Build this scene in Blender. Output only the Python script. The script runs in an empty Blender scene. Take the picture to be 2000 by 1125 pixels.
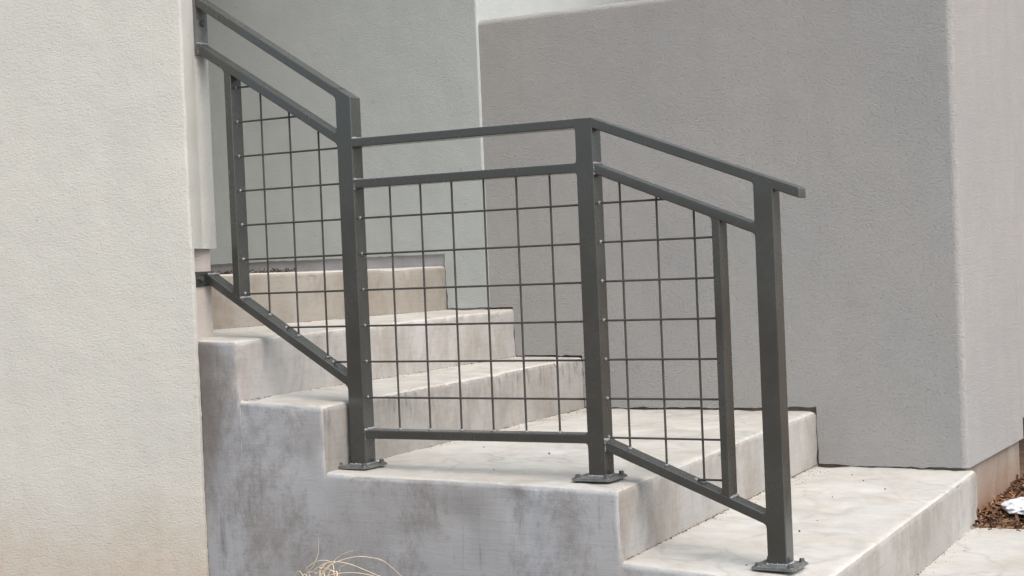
import bpy, bmesh, math, random
from mathutils import Vector, Matrix, noise
random.seed(7)
scene = bpy.context.scene
C = scene.collection

# ------------------------------------------------------------------ camera
cam_d = bpy.data.cameras.new('camera')
cam_d.sensor_width = 36.0
cam_d.lens = 56.02
cam_d.clip_start = 0.05
cam_d.clip_end = 2000
cam = bpy.data.objects.new('camera', cam_d)
C.objects.link(cam)
TH, PITCH, ROLL = -0.516556, 0.017746, -0.042226
fwd = Vector((math.sin(TH), math.cos(TH), 0)); rgt = Vector((math.cos(TH), -math.sin(TH), 0)); upw = Vector((0, 0, 1))
fw = fwd * math.cos(PITCH) - upw * math.sin(PITCH)
up = fwd * math.sin(PITCH) + upw * math.cos(PITCH)
cr, sr = math.cos(ROLL), math.sin(ROLL)
rx = rgt * cr + up * sr
uy = up * cr - rgt * sr
M = Matrix((rx, uy, -fw)).transposed().to_4x4()
M.translation = Vector((2.1098, -3.7145, 0.95))
cam.matrix_world = M
cam_d.dof.use_dof = False
scene.camera = cam

# ------------------------------------------------------------------ world, sun, exposure
SUN_EL, SUN_AZ = math.radians(52), math.radians(108)     # azimuth clockwise from +Y; the bright part of the overcast
w = bpy.data.worlds.new('World'); scene.world = w; w.use_nodes = True
wn, wl = w.node_tree.nodes, w.node_tree.links
wn.clear()
wo = wn.new('ShaderNodeOutputWorld'); bg = wn.new('ShaderNodeBackground')
sky = wn.new('ShaderNodeTexSky'); sky.sky_type = 'NISHITA'; sky.sun_disc = False
sky.sun_elevation = SUN_EL; sky.sun_rotation = SUN_AZ
sky.dust_density = 4.0; sky.air_density = 1.0; sky.ozone_density = 1.0
hs = wn.new('ShaderNodeHueSaturation'); hs.inputs['Saturation'].default_value = 0.7; hs.inputs['Hue'].default_value = 0.475
wl.new(sky.outputs[0], hs.inputs['Color']); wl.new(hs.outputs[0], bg.inputs['Color'])
bg.inputs['Strength'].default_value = 0.15
wl.new(bg.outputs[0], wo.inputs['Surface'])
sd = bpy.data.lights.new('sun', 'SUN'); sd.energy = 0.95; sd.angle = math.radians(60); sd.color = (1.0, 0.97, 0.87)
sun = bpy.data.objects.new('sun', sd); C.objects.link(sun)
sdir = Vector((math.sin(SUN_AZ) * math.cos(SUN_EL), math.cos(SUN_AZ) * math.cos(SUN_EL), math.sin(SUN_EL)))
sun.rotation_euler = sdir.to_track_quat('Z', 'Y').to_euler()
sun.location = (4, 0, 6)
vs = scene.view_settings
vs.view_transform = 'Standard'; vs.look = 'None'; vs.gamma = 1.0; vs.use_curve_mapping = False
vs.exposure = 0.80
scene.render.engine = 'CYCLES'
scene.render.resolution_x, scene.render.resolution_y = 1024, 576

ZO = 0.95      # eye height above the path

# ------------------------------------------------------------------ helpers
def link(name, bm, mats, parent=None, smooth=False, angle=None, wnorm=False):
    me = bpy.data.meshes.new(name)
    bm.normal_update(); bm.to_mesh(me); bm.free()
    for m in (mats if isinstance(mats, (list, tuple)) else [mats]): me.materials.append(m)
    if smooth:
        me.polygons.foreach_set('use_smooth', [True] * len(me.polygons))
    o = bpy.data.objects.new(name, me); C.objects.link(o)
    if angle and hasattr(me, 'set_sharp_from_angle'): me.set_sharp_from_angle(angle=math.radians(angle))
    if wnorm: m_ = o.modifiers.new('normals', 'WEIGHTED_NORMAL'); m_.keep_sharp = True; m_.weight = 100
    if parent: o.parent = parent; o.matrix_parent_inverse = parent.matrix_world.inverted()
    return o
def link_mesh(name, verts, faces, mats, parent=None, smooth=False):
    me = bpy.data.meshes.new(name); me.from_pydata(verts, [], faces); me.update()
    for m in (mats if isinstance(mats, (list, tuple)) else [mats]): me.materials.append(m)
    if smooth: me.polygons.foreach_set('use_smooth', [True] * len(me.polygons))
    o = bpy.data.objects.new(name, me); C.objects.link(o)
    if parent: o.parent = parent; o.matrix_parent_inverse = parent.matrix_world.inverted()
    return o
def thing(name, label, cat, loc=(0, 0, 0)):
    o = bpy.data.objects.new(name, None); C.objects.link(o); o.location = loc
    o.empty_display_size = 0.1
    o.matrix_world = Matrix.Translation(loc)
    o['label'] = label; o['category'] = cat; o['kind'] = 'thing'
    return o
def add_box(bm, lo, hi):
    v = [bm.verts.new((x, y, z)) for x in (lo[0], hi[0]) for y in (lo[1], hi[1]) for z in (lo[2], hi[2])]
    for f in ((0, 1, 3, 2), (4, 6, 7, 5), (0, 4, 5, 1), (2, 3, 7, 6), (0, 2, 6, 4), (1, 5, 7, 3)):
        bm.faces.new([v[i] for i in f])
    return v
def add_prism(bm, poly, n0, n1, bevel=0.0, seg=2):
    """polygon in (u, z) pushed from depth n0 to n1; long edges rounded"""
    a = [bm.verts.new((u, n0, z)) for u, z in poly]; b = [bm.verts.new((u, n1, z)) for u, z in poly]
    k = len(poly)
    bm.faces.new(a); bm.faces.new(b[::-1])
    sides = [bm.faces.new((a[i], b[i], b[(i + 1) % k], a[(i + 1) % k])) for i in range(k)]
    return a, b, sides
def add_tube(bm, pts, rad, seg=8, cap=True):
    pts = [Vector(p) for p in pts]
    rad = rad if isinstance(rad, (list, tuple)) else [rad] * len(pts)
    rings = []
    ref = Vector((0.13, 0.9, 0.31))
    for i, p in enumerate(pts):
        t = (pts[min(i + 1, len(pts) - 1)] - pts[max(i - 1, 0)]).normalized()
        x = t.cross(ref)
        if x.length < 1e-3: x = t.cross(Vector((1, 0, 0)))
        x.normalize(); y = t.cross(x)
        rings.append([bm.verts.new(p + (x * math.cos(2 * math.pi * j / seg) + y * math.sin(2 * math.pi * j / seg)) * rad[i]) for j in range(seg)])
    for r0, r1 in zip(rings, rings[1:]):
        for j in range(seg): bm.faces.new((r0[j], r0[(j + 1) % seg], r1[(j + 1) % seg], r1[j]))
    if cap: bm.faces.new(rings[0][::-1]); bm.faces.new(rings[-1])
def add_hex(bm, c, r, h, axis='Z', seg=6, rot=0.0):
    lo, hi = [], []
    for j in range(seg):
        a = rot + 2 * math.pi * j / seg; x, y = r * math.cos(a), r * math.sin(a)
        if axis == 'Z': lo.append(bm.verts.new((c[0] + x, c[1] + y, c[2]))); hi.append(bm.verts.new((c[0] + x * .93, c[1] + y * .93, c[2] + h)))
        else: lo.append(bm.verts.new((c[0], c[1] + x, c[2] + y))); hi.append(bm.verts.new((c[0] + h, c[1] + x * .93, c[2] + y * .93)))
    for j in range(seg): bm.faces.new((lo[j], lo[(j + 1) % seg], hi[(j + 1) % seg], hi[j]))
    bm.faces.new(hi); bm.faces.new(lo[::-1])

# ------------------------------------------------------------------ materials
class NT:
    def __init__(s, name):
        s.m = bpy.data.materials.new(name); s.m.use_nodes = True
        s.t = s.m.node_tree; s.n = s.t.nodes; s.l = s.t.links
        s.b = s.n['Principled BSDF']
        g = s.n.new('ShaderNodeNewGeometry'); s.pos = g.outputs['Position']
    def map(s, scale=(1, 1, 1), loc=(0, 0, 0)):
        mp = s.n.new('ShaderNodeMapping'); s.l.new(s.pos, mp.inputs[0])
        mp.inputs['Scale'].default_value = scale; mp.inputs['Location'].default_value = loc
        return mp.outputs[0]
    def noise(s, scale, detail=6, rough=.55, vec=None, dist=0.0):
        t = s.n.new('ShaderNodeTexNoise'); t.inputs['Scale'].default_value = scale; t.inputs['Detail'].default_value = detail
        t.inputs['Roughness'].default_value = rough; t.inputs['Distortion'].default_value = dist
        s.l.new(vec if vec is not None else s.pos, t.inputs['Vector']); return t.outputs['Fac']
    def voro(s, scale, vec=None, feature='F1'):
        t = s.n.new('ShaderNodeTexVoronoi'); t.feature = feature; t.inputs['Scale'].default_value = scale
        s.l.new(vec if vec is not None else s.pos, t.inputs['Vector']); return t.outputs['Distance']
    def ramp(s, fac, stops):
        r = s.n.new('ShaderNodeValToRGB'); e = r.color_ramp.elements
        while len(e) < len(stops): e.new(.5)
        for k, (p, c) in enumerate(stops):
            e[k].position = p; e[k].color = (c, c, c, 1) if isinstance(c, (int, float)) else (*c, 1)
        s.l.new(fac, r.inputs[0]); return r.outputs[0]
    def mix(s, fac, a, b, mode='MIX'):
        x = s.n.new('ShaderNodeMix'); x.data_type = 'RGBA'; x.blend_type = mode; x.clamp_factor = True
        for k, v in ((0, fac), (6, a), (7, b)):
            if isinstance(v, (int, float)): x.inputs[k].default_value = v if k == 0 else (v, v, v, 1)
            elif isinstance(v, tuple): x.inputs[k].default_value = (*v, 1)
            else: s.l.new(v, x.inputs[k])
        return x.outputs[2]
    def math(s, op, a, b=0.0):
        x = s.n.new('ShaderNodeMath'); x.operation = op
        for k, v in ((0, a), (1, b)):
            if isinstance(v, (int, float)): x.inputs[k].default_value = v
            else: s.l.new(v, x.inputs[k])
        return x.outputs[0]
    def sep(s, k):
        x = s.n.new('ShaderNodeSeparateXYZ'); s.l.new(s.pos, x.inputs[0]); return x.outputs[k]
    def rng(s, v, a, b, c=0.0, d=1.0):
        x = s.n.new('ShaderNodeMapRange'); s.l.new(v, x.inputs[0])
        for k, q in zip((1, 2, 3, 4), (a, b, c, d)): x.inputs[k].default_value = q
        x.interpolation_type = 'SMOOTHSTEP'; return x.outputs[0]
    def bump(s, h, strength, dist=.01, prev=None):
        x = s.n.new('ShaderNodeBump'); x.inputs['Strength'].default_value = strength; x.inputs['Distance'].default_value = dist
        s.l.new(h, x.inputs['Height'])
        if prev is not None: s.l.new(prev, x.inputs['Normal'])
        return x.outputs[0]
    def done(s, col=None, rough=.9, normal=None, metal=0.0, spec=.3):
        if col is not None:
            if isinstance(col, tuple): s.b.inputs['Base Color'].default_value = (*col, 1)
            else: s.l.new(col, s.b.inputs['Base Color'])
        if isinstance(rough, (int, float)): s.b.inputs['Roughness'].default_value = rough
        else: s.l.new(rough, s.b.inputs['Roughness'])
        s.b.inputs['Metallic'].default_value = metal; s.b.inputs['Specular IOR Level'].default_value = spec
        if normal is not None: s.l.new(normal, s.b.inputs['Normal'])
        return s.m

def stucco(name, ca, cb, soil=None, bs=1.0, var=.6):
    t = NT(name)
    big = t.ramp(t.noise(1.6, 5, .6), [(.32, 0.0), (.68, 1.0)])
    col = t.mix(big, ca, cb)
    mid = t.noise(9, 5, .6, t.map((1, 1, 1), (3, 1, 7)))
    run = t.noise(11, 5, .6, t.map((1, 1, .12), (1, 6, 2)))
    col = t.mix(t.math('MULTIPLY', t.ramp(run, [(.5, 0.0), (.72, 1.0)]), .16 * var), col, tuple(c * .7 for c in cb))
    col = t.mix(t.math('MULTIPLY', t.ramp(run, [(.28, 1.0), (.48, 0.0)]), .14 * var), col, tuple(min(1, c * 1.16) for c in ca))
    col = t.mix(t.ramp(mid, [(.3, .0), (.75, .22)]), col, tuple(c * .86 for c in cb))
    fv = t.map((1, 1, 1.45))
    f1 = t.noise(120, 6, .68, fv, .5); f2 = t.noise(240, 3, .6, fv, .3)
    rid = t.ramp(f1, [(.30, 0.0), (.46, .55), (.54, .62), (.72, 1.0)])
    pit = t.ramp(f1, [(.27, 1.0), (.40, 0.0)])
    col = t.mix(t.math('MULTIPLY', pit, .34), col, tuple(c * .6 for c in cb))
    sp = t.ramp(t.noise(30, 2, .5, t.map((1, 1, 1), (9, 2, 4))), [(.0, 0.0), (.735, 0.0), (.77, 1.0)])
    col = t.mix(t.math('MULTIPLY', sp, .25), col, (.16, .14, .12))
    if soil:                                     # rain-splashed soil on the foot of the wall
        z = t.math('ADD', t.sep(2), t.math('MULTIPLY', t.math('SUBTRACT', t.noise(5, 6, .6), .5), .34))
        a = t.rng(z, soil[0], soil[1], 1.0, 0.0)
        col = t.mix(t.math('MULTIPLY', t.math('MULTIPLY', a, t.ramp(t.noise(14, 6, .7), [(.25, .35), (.65, 1.0)])), .55), col, soil[2])
    h = t.math('ADD', rid, t.math('MULTIPLY', f2, .45))
    nrm = t.bump(h, .55 * bs, .0045)
    nrm = t.bump(t.noise(7, 3, .5), .25, .02, nrm)
    return t.done(col, .93, nrm, spec=.2)

def concrete(name, base, dark, tint, tint_amt, stain, stain_amt, streak=0.0, swirl=0.0, off=(0, 0, 0), drip_z=None, pits=.6, brush=1.0, edge_brown=None, soil=None):
    t = NT(name)
    v0 = t.map((1, 1, 1), off)
    a = t.noise(2.6, 9, .62, v0, .25)
    col = t.mix(t.ramp(a, [(.32, 0.0), (.66, 1.0)]), dark, base)
    b = t.noise(3.4, 4, .5, t.map((1, 1, .8), (off[0] + 5, 2, 1)))
    col = t.mix(t.math('MULTIPLY', t.ramp(b, [(.45, 0.0), (.62, 1.0)]), tint_amt), col, tint)
    c = t.math('ADD', t.noise(4.2, 8, .68, t.map((1.15, 1.15, .75), (off[0] + 11, 4, 3)), .5), t.math('ADD', t.math('MULTIPLY', t.math('SUBTRACT', t.noise(34, 6, .72, t.map((1.4, 1.4, .9))), .5), .34), t.math('MULTIPLY', t.math('SUBTRACT', t.noise(120, 4, .7), .5), .2)))
    col = t.mix(t.math('MULTIPLY', t.ramp(c, [(.46, 0.0), (.58, .55), (.70, 1.0)]), stain_amt), col, stain)
    if edge_brown:                                   # dark brown strip beside the stucco, stronger higher up
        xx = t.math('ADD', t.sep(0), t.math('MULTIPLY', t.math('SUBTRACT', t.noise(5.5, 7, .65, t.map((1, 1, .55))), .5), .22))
        m = t.math('MULTIPLY', t.rng(xx, edge_brown[0], edge_brown[1], 1.0, 0.0), t.rng(t.sep(2), .18, .52, .15, 1.0))
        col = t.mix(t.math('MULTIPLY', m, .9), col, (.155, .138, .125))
    if soil:
        zz = t.math('ADD', t.sep(2), t.math('MULTIPLY', t.math('SUBTRACT', t.noise(9, 7, .7), .5), .2))
        col = t.mix(t.math('MULTIPLY', t.rng(zz, soil[0], soil[1], 1.0, 0.0), .8), col, soil[2])
    # brush and form marks
    br = t.noise(22, 5, .65, t.map((.5, .5, 5), off), .4)
    col = t.mix(t.ramp(br, [(.35, .16 * brush), (.5, 0.0)]), col, tuple(x * .62 for x in dark))
    col = t.mix(t.ramp(br, [(.55, 0.0), (.75, .14 * brush)]), col, tuple(min(1, x * 1.2) for x in base))
    if streak:
        s1 = t.noise(46, 3, .6, t.map((1, 1, .05), off))
        s2 = t.noise(7, 4, .6, t.map((1, 1, .9), (3 + off[0], 3, 3)))
        m = t.math('MULTIPLY', t.ramp(s1, [(.56, 0.0), (.70, 1.0)]), t.ramp(s2, [(.48, 0.0), (.62, 1.0)]))
        col = t.mix(t.math('MULTIPLY', m, streak), col, (.13, .12, .115))
    if drip_z:
        s1 = t.noise(60, 3, .6, t.map((1, 1, .12), off))
        s2 = t.noise(26, 4, .6, t.map((1, 1, .5), (3, 8, 3)))
        zz = t.rng(t.sep(2), drip_z[0], drip_z[1], 0.0, 1.0)
        m = t.math('MULTIPLY', t.math('MULTIPLY', t.ramp(s1, [(.48, 0.0), (.60, 1.0)]), t.ramp(s2, [(.45, 0.0), (.6, 1.0)])), zz)
        col = t.mix(t.math('MULTIPLY', m, .75), col, (.12, .115, .11))
    if swirl:
        w1 = t.noise(2.1, 2, .5, t.map((1, 1.25, 1), (off[0], 6, 2)), 1.3)
        ln = t.ramp(t.math('ABSOLUTE', t.math('SUBTRACT', w1, .5)), [(.0, 1.0), (.012, .45), (.03, 0.0)])
        w2 = t.noise(3.0, 3, .5, t.map((.6, 1.5, 1), (off[0] + 3, 9, 2)), .9)
        ln2 = t.ramp(t.math('ABSOLUTE', t.math('SUBTRACT', w2, .52)), [(.0, .8), (.010, .3), (.022, 0.0)])
        vd = t.n.new('ShaderNodeTexNoise'); vd.inputs['Scale'].default_value = 3.5; vd.inputs['Detail'].default_value = 3; t.l.new(v0, vd.inputs['Vector'])
        va = t.n.new('ShaderNodeVectorMath'); va.operation = 'MULTIPLY_ADD'; va.inputs[1].default_value = (.22, .22, 0); t.l.new(vd.outputs['Color'], va.inputs[0]); t.l.new(v0, va.inputs[2])
        vm = t.n.new('ShaderNodeMapping'); vm.inputs['Scale'].default_value = (1, .75, 0); t.l.new(va.outputs[0], vm.inputs[0])
        joint = t.ramp(t.voro(2.9, vm.outputs[0], 'DISTANCE_TO_EDGE'), [(.0, 1.0), (.010, .7), (.030, 0.0)])
        jm = t.ramp(t.noise(5, 4, .6, t.map((1, 1, 1), (2, 4, 9))), [(.40, 0.0), (.58, 1.0)])
        col = t.mix(t.math('MULTIPLY', t.math('MULTIPLY', joint, jm), .28), col, (.235, .21, .175))
        msk = t.ramp(t.noise(3.1, 3, .5, t.map((1, 1, 1), (7, 7, 7))), [(.47, 0.0), (.63, 1.0)])
        m = t.math('MULTIPLY', t.math('MAXIMUM', ln, ln2), msk)
        col = t.mix(t.math('MULTIPLY', m, swirl), col, tuple(x * .62 for x in dark))
    pt = t.noise(95, 4, .6, v0)
    pm = t.math('MULTIPLY', t.ramp(pt, [(.66, 0.0), (.71, 1.0)]), t.ramp(t.noise(6, 3, .5, t.map((1, 1, 1), (1, 5, 8))), [(.45, 0.0), (.65, 1.0)]))
    col = t.mix(t.math('MULTIPLY', pm, pits), col, (.11, .10, .09))
    h = t.math('ADD', t.math('MULTIPLY', a, 1.2), t.math('ADD', t.math('MULTIPLY', br, .35), t.math('MULTIPLY', t.noise(240, 3, .6), .25)))
    h = t.math('SUBTRACT', h, t.math('MULTIPLY', pm, .5))
    nrm = t.bump(h, .35, .006)
    return t.done(col, .82, nrm, spec=.3)

CREAM = stucco('cream_stucco', (.515, .518, .482), (.47, .477, .448), soil=(.03, .42, (.37, .27, .185)), bs=.8)
PALE = stucco('pale_green_grey_stucco', (.455, .485, .475), (.42, .448, .44), bs=.8)
GREY = stucco('warm_grey_stucco', (.388, .378, .364), (.350, .349, .346), bs=1.5, var=.45)
SIDE = concrete('side_concrete', (.405, .408, .415), (.30, .298, .30), (.39, .41, .44), .75, (.195, .178, .160), .85, streak=.6, brush=.5, edge_brown=(-.99, -.83))
RISER = concrete('riser_concrete', (.345, .335, .315), (.265, .255, .24), (.37, .37, .365), .5, (.215, .185, .15), .65, streak=.35, off=(2, 1, 0))
RISER_PALE = concrete('pale_riser_concrete', (.41, .40, .385), (.32, .31, .295), (.43, .43, .43), .5, (.235, .205, .175), .6, streak=.3, off=(5, 7, 0))
RISER_TAN = concrete('tan_riser_concrete', (.30, .282, .25), (.235, .214, .185), (.32, .305, .285), .5, (.19, .15, .11), .6, off=(6, 3, 0))
RISER_DRIP = concrete('drip_marked_riser_concrete', (.335, .325, .305), (.255, .245, .23), (.36, .36, .36), .4, (.19, .165, .14), .6, off=(4, 2, 0), drip_z=(.42, .56), streak=.3)
TREAD = concrete('tread_concrete', (.505, .492, .458), (.44, .427, .392), (.49, .49, .475), .5, (.36, .32, .26), .5, swirl=.55, off=(1, 9, 0), pits=.5)
PIER = concrete('pier_concrete', (.48, .45, .42), (.40, .365, .335), (.46, .47, .49), .5, (.30, .25, .21), .4, off=(8, 1, 2))
FOOT = concrete('footing_concrete', (.29, .25, .21), (.22, .175, .14), (.30, .275, .25), .4, (.16, .105, .075), .6, off=(3, 3, 3), streak=.5, soil=(-.05, .17, (.22, .115, .065)))
CURB = concrete('lilac_footing_concrete', (.44, .435, .46), (.36, .355, .37), (.46, .455, .49), .5, (.26, .24, .23), .4, off=(9, 3, 3))

def steel():
    t = NT('dark_grey_paint')
    a = t.noise(9, 6, .65); b = t.noise(120, 3, .6)
    col = t.mix(t.ramp(a, [(.3, 0.0), (.7, 1.0)]), (.036, .040, .037), (.045, .047, .044))
    dust = t.ramp(t.noise(210, 2, .5), [(.66, 0.0), (.74, 1.0)])
    col = t.mix(t.math('MULTIPLY', dust, .05), col, (.25, .24, .22))
    r = t.ramp(a, [(.3, .18), (.7, .32)])
    return t.done(col, r, t.bump(b, .06, .002), spec=1.0)
STEEL = steel()
def simple(name, col, rough=.8, spec=.3, sc=40, var=.25, metal=0.0, bump=.25):
    t = NT(name); a = t.noise(sc, 5, .6)
    c = t.mix(t.ramp(a, [(.3, 0.0), (.7, 1.0)]), tuple(x * (1 - var) for x in col), tuple(min(1, x * (1 + var)) for x in col))
    return t.done(c, rough, t.bump(a, bump, .003), metal=metal, spec=spec)
PLATE = simple('weathered_grey_paint', (.125, .13, .13), .45, .5, 60, .35)
BOLT = simple('dull_bolt_steel', (.12, .115, .11), .45, .5, 200, .4, .5)
WELD = simple('glossy_weld_paint', (.22, .22, .22), .3, .8, 300, .25)
RODM = simple('dark_rod_paint', (.055, .051, .046), .45, .5, 30, .25)
SOIL = simple('soil', (.16, .105, .07), .95, .1, 12, .35)
GRASS = simple('dry_straw', (.66, .56, .40), .6, .3, 30, .2)
SNOW = simple('snow', (.64, .66, .70), .7, .3, 60, .05, bump=.12)
CHIPS = []
for k, c in enumerate([(.11, .06, .038), (.19, .105, .06), (.07, .042, .03), (.28, .17, .10)]): CHIPS.append(simple('bark_%s' % 'abcd'[k], c, .9, .15, 120, .4))
GRIT = simple('grit', (.09, .075, .06), .9, .1, 200, .5)

# ------------------------------------------------------------------ ground and path
def sheet(name, pts, z, m, kind='structure'):
    bm = bmesh.new(); bm.faces.new([bm.verts.new((x, y, z)) for x, y in pts])
    o = link(name, bm, m); o['kind'] = kind; return o
g = sheet('ground', [(-300, -300), (300, -300), (300, 300), (-300, 300)], -.075, SOIL)

def surf(u, n, kind='fine'):
    p = Vector((u, n, .37))
    return noise.noise(p * 3.1) * .003 + noise.noise(p * 11) * .0015
bm = bmesh.new()
NU, NN = 40, 90
uu = [.62 + 2.1 * i / NU for i in range(NU + 1)]; nn_ = [-4.2 + 5.83 * j / NN for j in range(NN + 1)]
gv = [[bm.verts.new((u, n, -.005 + surf(u, n) - .010 * (1.6 - n) / 2)) for n in nn_] for u in uu]
for i in range(NU):
    for j in range(NN): bm.faces.new((gv[i][j], gv[i + 1][j], gv[i + 1][j + 1], gv[i][j + 1]))
ext = [e for e in bm.edges if e.is_boundary]
r = bmesh.ops.extrude_edge_only(bm, edges=ext)
for v in [x for x in r['geom'] if isinstance(x, bmesh.types.BMVert)]: v.co.z = -.2
path = link('path', bm, TREAD, smooth=True, angle=40); path['kind'] = 'structure'

# ------------------------------------------------------------------ concrete staircase
NF, NB = -.14, 1.719        # open side face, back against the footing
def arc(lo, hi, step, r, at_lo, at_hi):
    a = lo + r if at_lo else lo; b = hi - r if at_hi else hi
    k = max(1, int(round((b - a) / step)))
    xs = [a + (b - a) * i / k for i in range(k + 1)]
    tips = [1 - math.tan(math.radians(45 - q)) for q in (9, 18, 27, 36, 45)]
    tips = [.16, .33, .52, .74, 1.0]
    if at_lo: xs = [a - r * q for q in reversed(tips)] + xs
    if at_hi: xs = xs + [b + r * q for q in tips]
    return xs
def step_block(name, parent, fu, bu, top, zbot, mats, znext, r=.017):
    """fu/bu: front and back edge u at (open side, wall); top: z at (back open, front open, back wall, front wall)"""
    L = max(.05, fu[0] - bu[0]); W = NB - NF; H = top[1] - zbot
    xs = arc(0, L, .022, r, False, True); ys = arc(0, W, .012, r, True, False); zs = arc(0, H, .03, r, False, True)
    cache = {}
    bm = bmesh.new()
    def pt(x, y, z):
        key = (round(x, 5), round(y, 5), round(z, 5))
        if key in cache: return cache[key]
        low_ = zbot + z < znext
        ix, iy, iz = (x, y, z) if low_ else (min(x, L - r), max(y, r), min(z, H - r))
        d = Vector((x - ix, y - iy, z - iz)); q = Vector((ix, iy, iz))
        if d.length > 1e-9:
            m = max(abs(d.x), abs(d.y), abs(d.z)); q = q + d.normalized() * m
        tx, ty, tz = q.x / L, q.y / W, q.z / H
        n = NF + q.y
        f = fu[0] + (fu[1] - fu[0]) * ty; b = bu[0] + (bu[1] - bu[0]) * ty
        u = b + (f - b) * tx
        zt = (top[0] * (1 - tx) + top[1] * tx) * (1 - ty) + (top[2] * (1 - tx) + top[3] * tx) * ty
        zz = zbot + (zt - zbot) * tz
        p = Vector((u, n, zz))
        lo = noise.noise_vector(p * 2.5) * .0028 + noise.noise_vector(p * 12.0) * .0009 + noise.noise_vector(p * 40.0) * .0006
        if iz >= H - r - 1e-6 and abs(d.z) > .99 * d.length: lo.z *= .45
        if tx < .02 or low_: lo.x = 0
        if d.length > 1e-9 and not low_:          # chipped and worn edges
            c_ = max(0, noise.noise(p * 9) - .30) * .020 + max(0, noise.noise(p * 42 + Vector((5, 5, 5))) - .30) * .022
            lo -= d.normalized() * min(c_, .009)
        if ty > .98: lo.y = 0
        v = bm.verts.new(p + lo); cache[key] = v; return v
    def grid(A, B, fn, flip, mi):
        for i in range(len(A) - 1):
            for j in range(len(B) - 1):
                vs = [fn(A[i], B[j]), fn(A[i + 1], B[j]), fn(A[i + 1], B[j + 1]), fn(A[i], B[j + 1])]
                if len(set(vs)) < 4: continue
                f = bm.faces.new(vs[::-1] if flip else vs); f.material_index = mi; f.smooth = True
    grid(xs, ys, lambda a, b: pt(a, b, H), False, 0)
    grid(ys, zs, lambda a, b: pt(L, a, b), False, 1)
    grid(xs, zs, lambda a, b: pt(a, 0, b), False, 2)
    grid([0, L], [0, W], lambda a, b: pt(a, b, 0), True, 2)
    return link(name, bm, mats, parent, smooth=True, angle=40)

stairs = thing('concrete_staircase', 'poured grey concrete steps with stained open side, climbing left behind the railing', 'steps', (.3, .8, 0))
z = lambda v: v + ZO
ZB = -.25
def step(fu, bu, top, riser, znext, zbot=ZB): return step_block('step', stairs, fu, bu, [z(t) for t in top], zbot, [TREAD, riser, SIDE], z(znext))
# A: upper landing, B, C: two steps, D: long landing, E: bottom step
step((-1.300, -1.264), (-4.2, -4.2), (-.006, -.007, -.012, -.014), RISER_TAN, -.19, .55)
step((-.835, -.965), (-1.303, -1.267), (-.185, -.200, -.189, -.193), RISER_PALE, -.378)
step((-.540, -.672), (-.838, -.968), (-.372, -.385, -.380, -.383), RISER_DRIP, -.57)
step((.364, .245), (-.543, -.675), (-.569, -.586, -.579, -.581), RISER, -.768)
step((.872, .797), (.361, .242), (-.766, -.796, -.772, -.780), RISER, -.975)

# ------------------------------------------------------------------ stucco walls
def jag(poly, keep, amp=.0016, step_=.03):
    """split the polygon sides listed and roughen them like a hand-finished stucco edge"""
    out = []
    k = len(poly)
    for i in range(k):
        p, q = Vector(poly[i]), Vector(poly[(i + 1) % k]); out.append(tuple(p))
        if i in keep:
            m = max(1, int((q - p).length / step_))
            for j in range(1, m):
                c = p.lerp(q, j / m); a = amp * (2 if random.random() < .12 else 1)
                out.append((c.x + random.uniform(-a, a), c.y + random.uniform(-a, a)))
    return out
def wall(name, label, poly, n0, n1, mat, bevels=(), width=.02, seg=4, jagged=(), amp=.0022):
    """bevels: predicate on edge end points, True for edges to round off"""
    bm = bmesh.new(); a, b, s = add_prism(bm, jag(poly, jagged, amp, .022), n0, n1)
    bmesh.ops.recalc_face_normals(bm, faces=bm.faces)
    if bevels:
        es = [e for e in bm.edges if bevels(e.verts[0].co, e.verts[1].co)]
        bmesh.ops.bevel(bm, geom=es, offset=width, segments=seg, profile=.5, affect='EDGES')
    bmesh.ops.triangulate(bm, faces=[f for f in bm.faces if len(f.verts) > 4])
    o = link(name, bm, mat, smooth=True, angle=50, wnorm=True)
    if label: o['label'] = label; o['category'] = 'wall'; o['kind'] = 'thing'
    return o
# low warm grey wall right of the steps, stepping down with them
LT = z(.947)
poly = [(-1.25, z(-.182)), (-.965, z(-.185)), (-.961, z(-.374)), (-.671, z(-.376)), (-.667, z(-.573)), (-.02, z(-.571)), (.250, z(-.565)),
        (.252, z(-.766)), (.40, z(-.771)), (.777, z(-.769)), (.777, LT), (-1.25, LT)]
low = wall('stucco_wall', 'low flat-topped warm grey stucco wall behind the right half of the railing', poly, 1.70, 2.585, GREY,
           lambda p, q: (p.x > .77 and q.x > .77 and (abs(p.y - q.y) < 1e-5)) or (abs(p.z - LT) < 1e-5 and abs(q.z - LT) < 1e-5), .026, 5, (0, 1, 2, 3, 4, 5, 6, 7, 8), .0026)
bm = bmesh.new(); add_box(bm, (-1.05, 1.7215, -.3), (.756, 2.575, z(-.10)))
link('footing', bm, FOOT, low)
wall('stucco_wall', 'plain grey stucco wall set back past the right end of the low wall', [(.3, z(-.73)), (.70, z(-.73)), (.70, 4.0), (.3, 4.0)], 2.66, 7.0, GREY)
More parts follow.
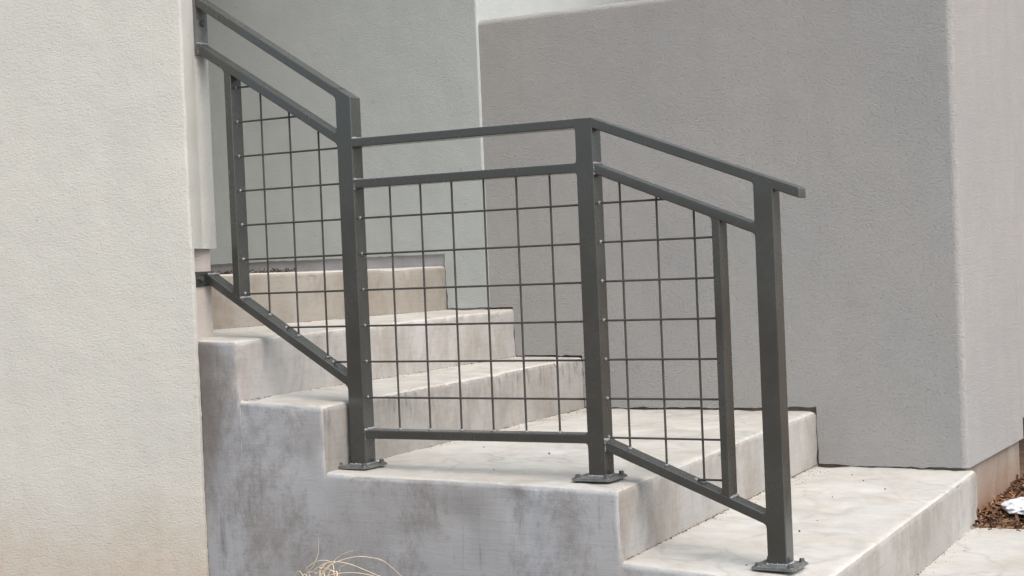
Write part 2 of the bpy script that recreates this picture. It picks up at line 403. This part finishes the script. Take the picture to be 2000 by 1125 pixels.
# taller pale wall behind the left half
poly = [(-4.6, z(.035)), (-1.264, z(.035)), (-1.257, z(-.184)), (-1.068, z(-.184)), (-1.068, 6.0), (-4.6, 6.0)]
pale = wall('stucco_wall', 'tall pale green-grey stucco wall at the back of the upper landing', poly, 1.691, 5.0, PALE,
            lambda p, q: p.x > -1.07 and q.x > -1.07 and abs(p.y - q.y) < 1e-5, .010, 3, (0, 1, 2))
bm = bmesh.new(); add_box(bm, (-4.6, 1.703, .3), (-1.09, 2.2, z(.09)))
link('footing', bm, CURB, pale)
bm = bmesh.new(); add_box(bm, (-4.6, -.6, 3.05), (-1.75, 1.676, 3.25)); link('shade_slab', bm, PALE, pale)  # unseen slab added overhead to darken the left of the pale wall
bm = bmesh.new(); add_box(bm, (-3.9, .06, .94), (-3.5, 1.675, 3.049)); link('shade_wall', bm, PALE, pale)  # added wall, hidden behind the cream one, keeps sky light off the landing
# cream wall on the left that carries the upper end of the railing
def poly_wall(name, rings, mat, label):
    """rings: list of (height, footprint) with equal point counts, skinned from bottom to top"""
    bm = bmesh.new(); rows = []
    for (z0, f0), (z1, f1) in zip(rings, rings[1:]):
        nz = max(1, int((z1 - z0) / (.012 if z0 < .9 else .03)))
        for j in range(nz + (1 if (z1, f1) is rings[-1] else 0) if z1 > z0 else 1):
            t = j / nz; row = []
            for (ua, na), (ub, nb) in zip(f0, f1):
                u, n, zz = ua + (ub - ua) * t, na + (nb - na) * t, z0 + (z1 - z0) * t
                d = noise.noise_vector(Vector((u * 3, n * 3, zz * 9))) * (.0015 if u > -1.0 else .0004) + noise.noise_vector(Vector((u, n, zz * 60))) * (.0022 if -1.0 < u < -.968 else (.0012 if u >= -.968 else 0))
                row.append(bm.verts.new((u + d.x, n + d.y * .6, zz + d.z * .8)))
            rows.append(row)
    k = len(rows[0])
    for r0, r1 in zip(rows, rows[1:]):
        for i in range(k):
            q = (r0[i], r0[(i + 1) % k], r1[(i + 1) % k], r1[i])
            if (q[0].co - q[3].co).length + (q[1].co - q[2].co).length > 1e-4: bm.faces.new(q)
    
    bm.faces.new(rows[0][::-1]); bm.faces.new(rows[-1])
    bmesh.ops.remove_doubles(bm, verts=bm.verts, dist=1e-5)
    bmesh.ops.recalc_face_normals(bm, faces=bm.faces)
    o = link(name, bm, mat, smooth=True, angle=50)
    o['label'] = label; o['category'] = 'wall'; o['kind'] = 'thing'
    return o
def round_corner(a, c, b, r, seg=6):
    a, c, b = Vector(a), Vector(c), Vector(b)
    p = c + (a - c).normalized() * r; q = c + (b - c).normalized() * r
    return [tuple((p * (1 - t) ** 2 + c * 2 * t * (1 - t) + q * t * t)) for t in [i / seg for i in range(seg + 1)]]
NW = -.150
LA = math.radians(32)                     # the wall swings towards the viewer as it runs left
on_front = lambda u: (u, NW - (-.963 - u) * math.tan(LA))
A0, A1, A2, A3 = on_front(-3.5), on_front(-.972), (-1.037, -.032), (-1.0375, .040)
AM, AN = on_front(-1.16), on_front(-1.0)
hi_foot = [A0, AM, AN] + round_corner(AN, A1, A2, .010) + round_corner(A1, A2, A3, .010, 2) + round_corner(A2, A3, (-1.3, .047), .008, 1) + [(-3.9, .055)]
lo_foot = [A0, AM, AN] + round_corner(AN, on_front(-.974), (-.976, -.1), .004) + [(-.976 - .01 * q, -.1415) for q in range(5)] + [(-3.9, -.1415)]
cream = poly_wall('stucco_wall', [(-.1, lo_foot), (z(.0713), lo_foot), (z(.0713), hi_foot), (6.0, hi_foot)], CREAM, 'cream stucco wall at the left edge, carrying the upper end of the railing')
bm = bmesh.new(); add_box(bm, (-2.2, -.1405, z(-.24)), (-1.047, .018, z(.10)))
bmesh.ops.bevel(bm, geom=[e for e in bm.edges if e.verts[0].co.x > -1.1 and e.verts[1].co.x > -1.1], offset=.006, segments=2, affect='EDGES')
link('concrete_pier', bm, PIER, cream, smooth=True, angle=40)

# ------------------------------------------------------------------ steel railing
F0, F1 = -.0253, .0253
rail = thing('stair_railing', 'dark grey welded steel railing with wire grid panels along the steps', 'railing', (.245, 0, z(-.58)))
def tube(name, poly, n0=F0, n1=F1, parent=rail, bev=.0028, mat=None, both=()):
    """rectangular tube seen from the side as a 4-sided polygon; all its corners softened"""
    bm = bmesh.new(); a, b, s = add_prism(bm, poly, n0, n1)
    bmesh.ops.recalc_face_normals(bm, faces=bm.faces)
    k = len(poly)
    L = [(Vector(poly[(i + 1) % k]) - Vector(poly[i])).length for i in range(k)]
    long_ = [i for i in range(k) if L[i] > .09] + list(both)
    es = []
    for i in long_:
        for rr in (a, b):
            e = bm.edges.get((rr[i], rr[(i + 1) % k]))
            if e: es.append(e)
    if both:
        for i in range(k):
            e = bm.edges.get((a[i], b[i]))
            if e and (i in both or (i - 1) % k in both): es.append(e)
    bmesh.ops.bevel(bm, geom=list(set(es)), offset=bev, segments=3, profile=.5, affect='EDGES')
    return link(name, bm, mat or STEEL, parent, smooth=True, angle=50, wnorm=True)
def zl(p, q):   # height along a sloping line
    return lambda u: z(p[1] + (q[1] - p[1]) * (u - p[0]) / (q[0] - p[0]))
s1t = zl((-1.0102, .8099), (-.489, .4787)); s1t_b = lambda u: s1t(u) - .0285
s1m = zl((-1.02, .6772), (-.5369, .3777)); s1m_b = lambda u: s1m(u) - .0292
s1l = zl((-1.0234, -.0088), (-.5476, -.3034)); s1l_b = lambda u: s1l(u) - .0285
s3t = zl((.2738, .3555), (.8205, .145)); s3t_b = lambda u: s3t(u) - .0262
s3m = zl((.2855, .233), (.7021, .065)); s3m_b = lambda u: s3m(u) - .0262
s3l = zl((.281, -.4822), (.5857, -.6041)); s3l_b = lambda u: s3l(u) - .0262
P1, P2, P3 = (-.5350, -.4835), (.2207, .2705), (.7034, .7533)
bury = .006
def band(t, b, u0, u1): return [(u0, b(u0)), (u1, b(u1)), (u1, t(u1)), (u0, t(u0))]
# posts (front a hair proud of the rails that run into them)
PF0, PF1 = F0 - .0003, F1 + .0003
posts = []
for (l, r_), zb, tl, tr in ((P1, z(-.561), s1t(P1[0]), s1t(P1[1])), (P2, z(-.572), z(.3585), z(.3570)), (P3, z(-.775), s3t_b(P3[0]) + .006, s3t_b(P3[1]) + .006)):
    posts.append((tube('post', [(l, zb), (r_, zb), (r_, tr), (l, tl)], PF0, PF1), (l + r_) / 2, zb))
# rails
tube('handrail', band(s1t, s1t_b, -1.0295, P1[0] + bury))
flat = lambda v: (lambda u: z(v))
tube('handrail', band(lambda u: z(.3594 - .0009 * (u + .48) / .7), flat(.3350), P1[1] - bury, P2[0] + bury))
tube('handrail', band(s3t, s3t_b, P2[1] - bury, .8205), both=(1,))
tube('middle_rail', band(s1m, s1m_b, -1.0295, P1[0] + bury))
tube('middle_rail', band(flat(.2435), flat(.2190), P1[1] - bury, P2[0] + bury))
tube('middle_rail', band(s3m, s3m_b, P2[1] - bury, P3[0] + bury))
tube('bottom_rail', band(s1l, s1l_b, -1.030, P1[0] + bury))
tube('bottom_rail', band(flat(-.4630), flat(-.4870), P1[1] - bury, P2[0] + bury))
tube('bottom_rail', band(s3l, s3l_b, P2[1] - bury, P3[0] + bury))
# slim uprights that close the sloping wire panels
for (l, r_), t, b in (((-.9335, -.9085), s1m_b, s1l), ((.5900, .6120), s3m_b, s3l)):
    tube('slim_upright', [(l, b(l) - .005), (r_, b(r_) - .005), (r_, t(r_) + .005), (l, t(l) + .005)], F0 + .0004, F1 - .0004)
# fillet welds ground smooth in the corners
bm = bmesh.new()
def fillet(c, d1, d2, s=.0065):
    c, d1, d2 = Vector(c), Vector(d1).normalized(), Vector(d2).normalized()
    back = -(d1 + d2) * .003
    p = [c + back, c + d1 * s - d2 * .003]
    for k in range(0, 6):
        t = k / 5; q = c + (d1 * s) * (1 - t) ** 2 + (d2 * s) * t ** 2
        p.append(q)
    p.append(c + d2 * s - d1 * .003)
    add_prism(bm, [tuple(x) for x in p], F0 + .0002, F1 - .0002)
S1d, S3d = (-1, .622), (-1, .393)
for u, zz, d1, d2 in ((P1[0], s1t_b(P1[0]), S1d, (0, -1)), (P1[0], s1m(P1[0]), S1d, (0, 1)), (P1[0], s1m_b(P1[0]), S1d, (0, -1)), (P1[0], s1l(P1[0]), S1d, (0, 1)), (P1[0], s1l_b(P1[0]), S1d, (0, -1)),
                      (P2[0], z(.335), (-1, 0), (0, -1)), (P2[0], z(.2435), (-1, 0), (0, 1)), (P2[0], z(.219), (-1, 0), (0, -1)), (P2[0], z(-.463), (-1, 0), (0, 1)), (P2[0], z(-.487), (-1, 0), (0, -1)),
                      (P3[0], s3t_b(P3[0]), S3d, (0, -1)), (P3[0], s3m(P3[0]), S3d, (0, 1)), (P3[0], s3m_b(P3[0]), S3d, (0, -1)), (P3[0], s3l(P3[0]), S3d, (0, 1)), (P3[0], s3l_b(P3[0]), S3d, (0, -1)),
                      (-.9335, s1m_b(-.9335), S1d, (0, -1)), (-.9335, s1l(-.9335), S1d, (0, 1)), (.59, s3m_b(.59), S3d, (0, -1)), (.59, s3l(.59), S3d, (0, 1))):
    fillet((u, zz), d1, d2)
bmesh.ops.recalc_face_normals(bm, faces=bm.faces)
o = link('corner_weld', bm, STEEL, rail); o['kind'] = 'stuff'
# wire grid: every rod its own part
RR = .0029; RY = .002
RODS = {}
def rod(p, q):
    d = Vector(q) - Vector(p); L = round(d.length, 3)
    if L not in RODS:
        bm = bmesh.new(); add_tube(bm, [(0, 0, 0), (0, 0, L)], RR, 10)
        o = link('wire_rod', bm, RODM, rail, smooth=True, angle=50); RODS[L] = o
    else:
        o = RODS[L].copy(); C.objects.link(o); o.parent = rail
    o.matrix_parent_inverse = rail.matrix_world.inverted()
    o.location = p; o.rotation_mode = 'QUATERNION'; o.rotation_quaternion = d.to_track_quat('Z', 'Y')
welds = []
def grid_panel(u0, nu, z0, rows, left, right, top, bot, HN=-.0008, VN=.0045):
    for j in rows:
        zz = z(z0 - .1016 * j)
        # clip the rod where the sloping rails cross its height
        ul, ur = left - .004, right + .004
        us = [left + (right - left) * k / 400 for k in range(401)]
        ok = [u for u in us if bot(u) < zz < top(u)]
        if len(ok) < 8: continue
        a, b = ok[0], ok[-1]
        a2 = ul if abs(a - left) < 1e-4 else a - .008
        b2 = ur if abs(b - right) < 1e-4 else b + .008
        rod((a2, HN, zz), (b2, HN, zz)); welds.append((a, HN, zz, 'h' if a2 == ul else 's'))
    for i in range(nu):
        u = u0 + .1016 * i
        rod((u, VN, bot(u) - .004), (u, VN, top(u) + .004)); welds.append((u, VN, bot(u), 'v')); welds.append((u, VN, top(u), 't'))
grid_panel(-.8234, 3, .5414, range(0, 9), -.9085, P1[0], s1m_b, s1l)
grid_panel(-.3826, 6, .2368, range(1, 7), P1[1], P2[0], flat(.2190), flat(-.4630))
grid_panel(.3288, 3, .2383, range(1, 9), P2[1], .590, s3m_b, s3l)
bm = bmesh.new()
def blob(c, r, sx=1, sy=1, sz=1):
    m = Matrix.Translation(c) @ Matrix.Rotation(random.uniform(0, 6), 4, 'Z') @ Matrix.Diagonal((sx, sy, sz, 1))
    res = bmesh.ops.create_icosphere(bm, subdivisions=2, radius=r, matrix=m)
    for v in res['verts']: v.co += noise.noise_vector(v.co * 260) * r * .35
for u, n, zz, kd in welds:
    if kd == 'h': blob((u + .001, n - .001, zz + .001), .0052, .75, 1, 1)
    elif kd == 's': blob((u, n, zz), .006, 1.2, 1, .8)
    elif kd == 'v': blob((u, n - .001, zz + .001), .0062, 1, 1, .7)
    else: blob((u, n, zz), .0045, 1, 1, .7)
def bead(p, q, r=.0042):
    p, q = Vector(p), Vector(q); k = max(2, int((q - p).length / .005))
    for i in range(k + 1): blob(p.lerp(q, i / k) + Vector((random.uniform(-1, 1), 0, random.uniform(-1, 1))) * .0006, r * random.uniform(.8, 1.2))
for u, zz in ((P1[1], z(.3594)), (P1[1], z(.2435)), (P1[1], z(-.463)), (P2[1], s3m(P2[1])), (P2[1], s3l(P2[1])), (-.9085, s1l(-.9085)), (.612, s3l(.612)), (-1.028, s1m(-1.028)), (-1.027, s1l(-1.027))):
    bead((u + .001, F0 + .003, zz + .001), (u + .001, F1 - .003, zz + .001))
for u, zt, zb in ((P1[1], z(.2435), z(.219)), (P1[1], z(-.463), z(-.487)), (P2[1], s3m(P2[1]), s3m_b(P2[1])), (P2[1], s3l(P2[1]), s3l_b(P2[1])), (-1.027, s1m(-1.027), s1m_b(-1.027))):
    bead((u + .001, F0 + .002, zt), (u + .001, F0 + .002, zb), .0028)
for po, uc, zb in posts:
    for a, b in (((uc - .026, PF0), (uc + .026, PF0)), ((uc + .026, PF0), (uc + .026, PF1))):
        bead((a[0], a[1], zb + .001), (b[0], b[1], zb + .001), .0030)
o = link('weld_bead', bm, WELD, rail, smooth=True); o['kind'] = 'stuff'
# base plates with anchor bolts
for k, (po, uc, zb) in enumerate(posts):
    u0, u1, n0, n1 = uc - .054, uc + .058, -.074, .040
    if k == 2: n0, n1 = -.068, .042
    bm = bmesh.new(); add_box(bm, (u0, n0, zb - .0060), (u1, n1, zb + .0005))
    bmesh.ops.bevel(bm, geom=[e for e in bm.edges if abs(e.verts[0].co.z - e.verts[1].co.z) > .004], offset=.006, segments=3, affect='EDGES')
    bmesh.ops.bevel(bm, geom=[e for e in bm.edges if e.verts[0].co.z > zb and e.verts[1].co.z > zb], offset=.0015, segments=2, affect='EDGES')
    pl = link('base_plate', bm, PLATE, po, smooth=True, angle=50, wnorm=True)
    for bu in (u0 + .014, u1 - .014):
        for bn in (n0 + .015, n1 - .013):
            bm = bmesh.new()
            add_hex(bm, (bu, bn, zb + .0004), .0098, .0015, seg=14)
            add_hex(bm, (bu, bn, zb + .0019), .0072, .0075 if random.random() < .8 else .010, rot=random.random())
            link('anchor_bolt', bm, BOLT, po)
# wall plate at the top and lug at the bottom of the upper panel
bm = bmesh.new(); zt, zb_ = s1t(-1.03) + .004, s1m_b(-1.03) - .006
WU = lambda n: -1.0365          # face of the wall end
vs_ = [bm.verts.new((WU(n) + du, n, zz)) for du in (-.004, .0075) for n in (-.029, .028) for zz in (zb_, zt)]
for f in ((0, 1, 3, 2), (4, 6, 7, 5), (0, 4, 5, 1), (2, 3, 7, 6), (0, 2, 6, 4), (1, 5, 7, 3)): bm.faces.new([vs_[q] for q in f])
bmesh.ops.recalc_face_normals(bm, faces=bm.faces)
bmesh.ops.bevel(bm, geom=list(bm.edges), offset=.0012, segments=2, affect='EDGES')
wp = link('wall_plate', bm, PLATE, rail, smooth=True, angle=50, wnorm=True)
bm = bmesh.new(); add_hex(bm, (WU(.001) + .0072, .001, z(.7445)), .0095, .009, 'X'); link('anchor_bolt', bm, BOLT, wp)
bm = bmesh.new(); add_box(bm, (-1.0475, -.069, z(-.0405)), (-1.0395, .018, z(.0035)))
bmesh.ops.bevel(bm, geom=list(bm.edges), offset=.0015, segments=2, affect='EDGES')
add_box(bm, (-1.041, F0 + .001, z(-.034)), (-1.029, F1 - .001, z(-.004)))
lug = link('wall_lug', bm, STEEL, rail, smooth=True, angle=40)
bm = bmesh.new(); add_hex(bm, (-1.0396, -.046, z(-.018)), .0085, .008, 'X'); link('anchor_bolt', bm, BOLT, lug)

# ------------------------------------------------------------------ mulch bed, snow, grass, grit
def chips(name, count, spot, mats, lmin, lmax, thick, tilt):
    vs, fs, mi = [], [], []
    for k in range(count):
        x, y, zz = spot()
        L, W, T = random.uniform(lmin, lmax), random.uniform(.18, .45), random.uniform(.5, 1) * thick
        W *= L * .45; a = random.uniform(0, 6.283); p = random.gauss(0, tilt)
        R = Matrix.Rotation(a, 3, 'Z') @ Matrix.Rotation(p, 3, 'Y') @ Matrix.Rotation(random.gauss(0, .5), 3, 'X')
        b = len(vs); bend = random.uniform(-.15, .15) * L
        for sx in (-.5, 0, .5):
            wf = random.uniform(.5, 1.0)
            for sy, sz in ((-.5, -.5), (.5, -.5), (.5, .5), (-.5, .5)):
                vs.append(Vector((x, y, zz)) + R @ Vector((sx * L, sy * W * wf, sz * T + (bend if sx == 0 else 0))))
        for s in (0, 4):
            for j in range(4): fs.append((b + s + j, b + s + (j + 1) % 4, b + s + 4 + (j + 1) % 4, b + s + 4 + j))
        fs.append((b + 3, b + 2, b + 1, b)); fs.append((b + 8, b + 9, b + 10, b + 11))
        mi += [random.randrange(len(mats))] * 10
    o = link_mesh(name, vs, fs, mats); o.data.polygons.foreach_set('material_index', mi)
    o['kind'] = 'stuff'; return o
def bed_h(x, y): return -.02 + .035 * max(0, min(1, (y - 1.62) / .9)) + .012 * noise.noise(Vector((x * 6, y * 6, 0)))
def bed():
    x = .762 + random.random() ** 1.5 * 1.5; y = 1.64 + random.random() * 1.7
    return x, y, bed_h(x, y) + random.uniform(-.006, .014)
bm = bmesh.new()
gv = [[bm.verts.new((.757 + 4.2 * i / 40, 1.632 + 2.1 * j / 30, bed_h(.757 + 4.2 * i / 40, 1.632 + 2.1 * j / 30) - .012)) for j in range(31)] for i in range(41)]
for i in range(40):
    for j in range(30): bm.faces.new((gv[i][j], gv[i + 1][j], gv[i + 1][j + 1], gv[i][j + 1]))
o = link('soil_bed', bm, SOIL, smooth=True); o['kind'] = 'structure'
chips('bark_mulch', 5200, bed, CHIPS, .018, .075, .005, .35)
chips('spilled_bark', 26, lambda: (.80 + random.random() ** 2 * .5, 1.63 - abs(random.gauss(0, .05)), .004), CHIPS, .006, .022, .004, .2)
# snow remnant
bm = bmesh.new()
res = bmesh.ops.create_icosphere(bm, subdivisions=5, radius=1.0)
for v in bm.verts:
    d = v.co.normalized()
    k = 1 + .35 * noise.noise(d * 1.6 + Vector((4, 1, 2))) + .16 * noise.noise(d * 3.4) + .03 * noise.noise(d * 11)
    v.co = Vector((d.x * .072 * k, d.y * .125 * k, max(-.012, d.z * .030 * k)))
for v in bm.verts: v.co += Vector((.915, 1.93, .022))
sn = link('snow_patch', bm, SNOW, smooth=True)
sn['label'] = 'small white patch of leftover snow on the bark mulch'; sn['category'] = 'snow'
# dry ornamental grass in front of the steps
gt = thing('grass_clump', 'dry straw-coloured grass blades arching up in front of the concrete side', 'grass', (-.34, -.45, -.07))
BL = [(1.0, [(-0.141, -0.36, 0.150), (-0.194, -0.375, 0.196), (-0.231, -0.385, 0.2065), (-0.269, -0.395, 0.208), (-0.312, -0.41, 0.197), (-0.338, -0.425, 0.18), (-0.36, -0.44, 0.12), (-0.35, -0.45, -.07)]),
 (1.2, [(-0.13, -0.44, 0.168), (-0.154, -0.46, 0.179), (-0.227, -0.46, 0.2), (-0.255, -0.46, 0.205), (-0.283, -0.46, 0.207), (-0.312, -0.46, 0.202), (-0.338, -0.46, 0.19), (-0.356, -0.46, 0.177), (-0.37, -0.46, 0.15), (-.365, -.45, -.07)]),
 (1.0, [(-0.43, -0.41, 0.13), (-0.417, -0.42, 0.156), (-0.398, -0.43, 0.179), (-0.368, -0.43, 0.196), (-0.344, -0.43, 0.201), (-0.325, -0.43, 0.199), (-0.306, -0.44, 0.185), (-.30, -.45, .1), (-.315, -.45, -.07)]),
 (1.0, [(-0.266, -0.41, 0.227), (-0.3, -0.41, 0.2145), (-0.33, -0.41, 0.194), (-0.352, -0.42, 0.170), (-0.367, -0.43, 0.13), (-.365, -.44, -.07)]),
 (1.2, [(-0.13, -.48, .172), (-0.158, -0.48, 0.182), (-0.195, -0.48, 0.1865), (-0.232, -0.48, 0.1855), (-0.278, -0.48, 0.179), (-0.309, -0.48, 0.165), (-.33, -.47, .12), (-.335, -.46, -.07)]),
 (1.0, [(-0.295, -0.45, 0.205), (-0.317, -0.45, 0.185), (-0.330, -0.45, 0.155), (-.335, -.45, -.07)]),
 (1.8, [(-0.306, -0.47, 0.203), (-0.319, -0.47, 0.191), (-0.329, -0.47, 0.160), (-.335, -.46, -.07)]),
 (1.7, [(-0.279, -0.49, 0.193), (-0.269, -0.49, 0.186), (-0.259, -0.49, 0.165), (-.30, -.47, -.07)]),
 (.5, [(-0.394, -0.38, 0.249), (-0.396, -0.38, 0.224), (-0.399, -0.38, 0.203), (-0.408, -0.39, 0.175), (-0.43, -0.40, 0.13), (-.40, -.43, -.07)]),
 (.9, [(-0.37, -0.44, 0.172), (-0.362, -0.44, 0.168), (-0.345, -0.44, 0.15), (-.34, -.45, -.07)]),
 (.5, [(-0.267, -0.42, 0.208), (-0.282, -0.42, 0.192), (-0.3, -0.42, 0.183), (-0.305, -0.42, 0.155), (-.32, -.44, -.07)]),
 (.9, [(-0.358, -.45, .183), (-0.348, -0.45, 0.186), (-0.332, -0.45, 0.186), (-0.31, -0.45, 0.182), (-.29, -.45, .15), (-.32, -.45, -.07)]),
 (.9, [(-0.306, -0.44, 0.202), (-0.314, -0.44, 0.197), (-0.338, -0.44, 0.177), (-0.350, -0.44, 0.150), (-.345, -.45, -.07)])]
for k in range(22):
    a = random.uniform(0, 6.28); s = random.uniform(.05, .17)
    BL.append((random.uniform(.7, 1.2), [(-.34 + math.cos(a) * s, -.46 + math.sin(a) * .05, random.uniform(.03, .14)), (-.34 + math.cos(a) * s * .6, -.46 + math.sin(a) * .03, random.uniform(.12, .178)), (-.34 + math.cos(a) * s * .2, -.46, .08), (-.34, -.46, -.07)]))
def spline(pts, k=6):
    pts = [Vector(p) for p in pts]; out = []
    for i in range(len(pts) - 1):
        p0, p1, p2, p3 = pts[max(i - 1, 0)], pts[i], pts[i + 1], pts[min(i + 2, len(pts) - 1)]
        for j in range(k):
            t = j / k
            out.append(.5 * ((2 * p1) + (p2 - p0) * t + (2 * p0 - 5 * p1 + 4 * p2 - p3) * t * t + (3 * p1 - p0 - 3 * p2 + p3) * t ** 3))
    return out + [pts[-1]]
for wdt, pts in BL:
    P = spline(pts); n_ = len(P)
    bm = bmesh.new(); add_tube(bm, P, [wdt * .00105 * min(1, .35 + 2.5 * i / n_) for i in range(n_)], 6)
    link('blade', bm, GRASS, gt, smooth=True)
# dry debris in the gap under the pale wall, grit on the treads
chips('wall_gap_debris', 420, lambda: (random.uniform(-3.3, -1.98), random.uniform(1.60, 1.70), z(-.010) + random.random() ** 1.4 * .012), [CHIPS[2], GRIT, GRIT, GRIT], .006, .022, .005, .5)
def tread_spot():
    k = random.random()
    if k < .30: u, n, zz = random.uniform(-.6, .22), random.uniform(-.08, 1.67), -.573
    elif k < .60: u, n, zz = random.uniform(.3, .78), random.uniform(-.1, 1.67), -.771
    elif k < .72: u, n, zz = random.uniform(-.6, .24), 1.69 - abs(random.gauss(0, .02)), -.575
    elif k < .84: u, n, zz = random.uniform(.26, .77), 1.69 - abs(random.gauss(0, .02)), -.768
    elif k < .94:
        n = random.uniform(-.1, 1.6); u, zz = .364 - .064 * (n + .14) + abs(random.gauss(.008, .006)), -.764
    else: u, n, zz = random.uniform(-.95, -.68), 1.69 - abs(random.gauss(0, .02)), -.378
    return u, n, z(zz)
chips('tread_grit', 42, tread_spot, [GRIT, CHIPS[0]], .003, .008, .005, .3)

# dirt that has gathered along the foot of the risers and walls
def corner_spot():
    k = random.random(); n = random.uniform(-.12, 1.69); t_ = (n + .14) / 1.859
    off = abs(random.gauss(0, .0026))
    if k < .22: u, zz = -.835 - .130 * t_ + off, -.3735 - .006 * t_
    elif k < .50: u, zz = -.540 - .132 * t_ + off, -.571 - .008 * t_
    elif k < .78: u, zz = .364 - .119 * t_ + off, -.766 - .004 * t_
    elif k < .88: u, zz = -1.300 + .036 * t_ + off, -.187
    else: u, zz = .872 - .075 * t_ + off, -.957
    if noise.noise(Vector((n * 5, k * 0 + int(k * 9), 2))) < -.1: n = random.uniform(.2, 1.69)
    return u, n, z(zz) + random.uniform(-.001, .002)
chips('corner_dirt', 2600, corner_spot, [GRIT, SOIL, SOIL], .0012, .0042, .002, .3)
